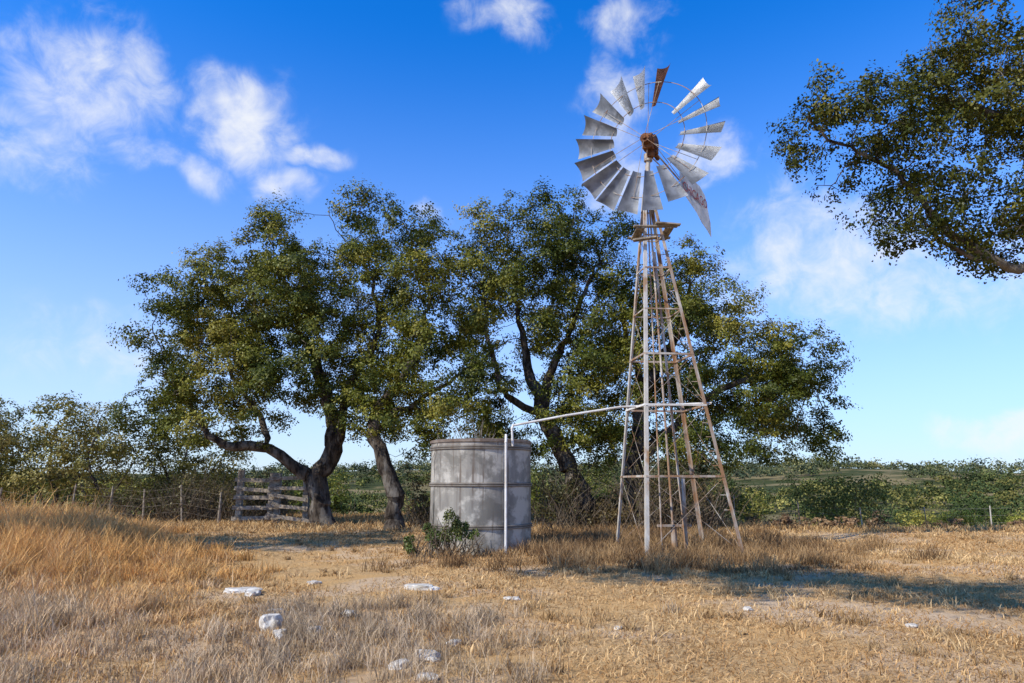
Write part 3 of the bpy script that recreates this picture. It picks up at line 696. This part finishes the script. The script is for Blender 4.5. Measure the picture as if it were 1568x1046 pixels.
for i in range(15):
    x = -10.7 - i * 1.35; y = 25.7 + rng.normal() * .1; zz = g(x, y); ht = 1.15 + rng.uniform(-.15, .3); e = Vector((x + rng.normal() * .08, y, zz + ht))
    rod(bm, (x, y, zz), e, .035 if i % 3 else .08, 7, .03)
    if prevt is not None:
        for k in range(4): rod(bm, (prevt.x, prevt.y - .05, prevt.z - .1 - k * .28), (e.x, e.y - .05, e.z - .1 - k * .28), .004, 4)
    prevt = e
finish("posts_and_wire", bm, M_wood, wf)
wf = empty("wire_fence", (20, 27, 0)); bm = bmesh.new(); prevt = None
for i in range(13):
    x = 6 + i * 2.4; y = 26.5 + rng.normal() * .1; zz = g(x, y); e = Vector((x + rng.normal() * .05, y, zz + 1.15))
    rod(bm, (x, y, zz), e, .022, 6)
    if prevt is not None:
        for k in range(4): rod(bm, (prevt.x, prevt.y - .03, prevt.z - .1 - k * .26), (e.x, e.y - .03, e.z - .1 - k * .26), .002, 4)
    prevt = e
finish("posts_and_wire", bm, M_rust, wf)

# ------------------------------------------------------------------ limestone rocks
def rock(x, y, sx, sy, sz, seed):
    bm = bmesh.new(); bmesh.ops.create_icosphere(bm, subdivisions=3, radius=1)
    for v in bm.verts:
        n = mnoise.noise(v.co * 1.3 + Vector((seed, 0, 0))) * .45 + mnoise.noise(v.co * 3.5 + Vector((0, seed, 0))) * .15
        v.co *= 1 + n; v.co.z = max(min(v.co.z, .65), -.5)
        v.co = Vector((v.co.x * sx, v.co.y * sy, v.co.z * sz))
    me_o = finish("limestone_rock", bm, M_rock); me_o.location = (x, y, float(hterr(x, y)) + sz * .3); me_o.rotation_euler = (0, 0, seed)
for i, (x, y, sx, sy, sz) in enumerate([(-2.62, 7.9, .13, .10, .17), (-2.4, 7.55, .09, .07, .08), (-4.0, 10.6, .28, .17, .06), (-3.7, 10.3, .14, .1, .06),
        (-1.42, 11.1, .28, .14, .07), (-1.0, 6.55, .11, .08, .06), (-.8, 6.9, .16, .11, .07), (-.6, 7.5, .08, .06, .06), (-2.0, 8.9, .12, .09, .07), (-2.9, 8.9, .1, .08, .07),
        (3.0, 9.2, .07, .06, .04), (0.0, 10.2, .11, .08, .04), (-2.1, 7.7, .1, .06, .09), (-.7, 6.1, .1, .05, .05), (1.2, 8.2, .05, .04, .03), (4.4, 8.0, .07, .05, .04), (-3.2, 11.6, .12, .08, .05)]):
    rock(x, y, sx, sy, sz, i * 1.37 + .5)

# ------------------------------------------------------------------ light
EL = R(38); AZ = math.atan2(-.82, -.57)   # azimuth clockwise from +Y
sun = bpy.data.lights.new("sun", 'SUN'); sun.energy = 5.0; sun.angle = R(.5); sun.color = (1, .93, .80)
so = bpy.data.objects.new("sun", sun); scene.collection.objects.link(so)
tosun = Vector((math.sin(AZ) * math.cos(EL), math.cos(AZ) * math.cos(EL), math.sin(EL)))
so.rotation_euler = tosun.to_track_quat('Z', 'Y').to_euler(); so.location = (-20, -20, 30)

w = bpy.data.worlds.new("World"); scene.world = w; w.use_nodes = True
t = NT(w.node_tree); bg = t.n['Background']; bg.inputs['Strength'].default_value = .1
sky = t.node('ShaderNodeTexSky', sky_type='NISHITA'); sky.sun_disc = False; sky.sun_elevation = EL; sky.sun_rotation = AZ; sky.air_density = 1.0; sky.dust_density = .2; sky.ozone_density = 2.0
grade = t.mix(1.0, sky.outputs[0], (.08, 1.30, 2.85, 1), 'MULTIPLY')
tc = t.node('ShaderNodeTexCoord'); sp = t.node('ShaderNodeSeparateXYZ'); t.l.new(tc.outputs['Generated'], sp.inputs[0])
az = t.math('MULTIPLY', t.math('ARCTAN2', sp.outputs[0], sp.outputs[1]), 57.2958)
el = t.math('MULTIPLY', t.math('ARCSINE', sp.outputs[2]), 57.2958)
zen = t.math('SUBTRACT', 1.0, t.math('MULTIPLY', t.ss(el, 37, 66), .9))
zc = t.node('ShaderNodeCombineXYZ'); [t.l.new(zen, zc.inputs[i]) for i in range(3)]
grade = t.mix(1.0, grade, zc.outputs[0], 'MULTIPLY')
clouds = [(-33.9, 28, 7, 5.5, .9), (-38, 23, 5, 4, .7), (-23, 28, 4.5, 4, 1.15), (-17.5, 26.7, 3.5, 1.2, .9), (-29, 23.5, 8, 2.2, .65), (-20, 24.5, 3, 1.5, .8),
          (-1.5, 37.5, 5, 2.8, .9), (10.5, 36.5, 4.5, 2.5, .8), (9.5, 31, 5, 4, 1), (9, 25.5, 4, 4.5, 1.0), (18.5, 25, 5, 2.5, .85), (25, 17.5, 9, 5.5, .9), (34, 14, 12, 4, .6),
          (-32, 10, 9, 4, .55), (-7.5, 22.6, 1.8, 1.5, 1.0), (36.5, 3.5, 5, 2.2, .9), (75, 25, 14, 6, 1), (-75, 20, 14, 6, 1)]
cv = t.node('ShaderNodeCombineXYZ'); t.l.new(az, cv.inputs[0]); t.l.new(el, cv.inputs[1])
wnz = t.node('ShaderNodeTexNoise'); t.l.new(tc.outputs['Generated'], wnz.inputs['Vector']); wnz.inputs['Scale'].default_value = 9; wnz.inputs['Detail'].default_value = 3
wv = t.node('ShaderNodeVectorMath', operation='MULTIPLY_ADD'); t.l.new(wnz.outputs['Color'], wv.inputs[0]); wv.inputs[1].default_value = (9, 7, 0)
sub = t.node('ShaderNodeVectorMath', operation='SUBTRACT'); t.l.new(cv.outputs[0], sub.inputs[0]); sub.inputs[1].default_value = (4.5, 3.5, 0)
t.l.new(sub.outputs[0], wv.inputs[2])
mask = None
for (a, e, ra, re, s) in clouds:
    q = t.node('ShaderNodeVectorMath', operation='MULTIPLY_ADD'); t.l.new(wv.outputs[0], q.inputs[0]); q.inputs[1].default_value = (1 / ra, 1 / re, 0); q.inputs[2].default_value = (-a / ra, -e / re, 0)
    ln = t.node('ShaderNodeVectorMath', operation='LENGTH'); t.l.new(q.outputs[0], ln.inputs[0])
    v = t.math('MULTIPLY', t.math('SUBTRACT', 1.3, ln.outputs['Value'], clamp=True), s)
    mask = v if mask is None else t.math('MAXIMUM', mask, v)
fine = t.noise(tc.outputs['Generated'], 20, 7, .62, .4)
mid_ = t.noise(tc.outputs['Generated'], 7, 4, .6)
dens = t.math('ADD', mask, t.math('MULTIPLY', t.math('SUBTRACT', t.math('ADD', t.math('MULTIPLY', fine, .6), t.math('MULTIPLY', mid_, .4)), .5), 3.0))
cl = t.math('MULTIPLY', t.math('MULTIPLY', t.ss(dens, .1, 1.5), t.ss(mask, .0, .55)), .92)
haze = t.math('POWER', t.math('SUBTRACT', 1.0, t.math('DIVIDE', el, 38.0), clamp=True), 1.9)
base_ = t.mix(t.math('MULTIPLY', haze, .9), grade, (8.4, 9.05, 9.9, 1))
colr = t.mix(cl, base_, (9.4, 9.6, 9.9, 1))
t.l.new(colr, bg.inputs['Color'])
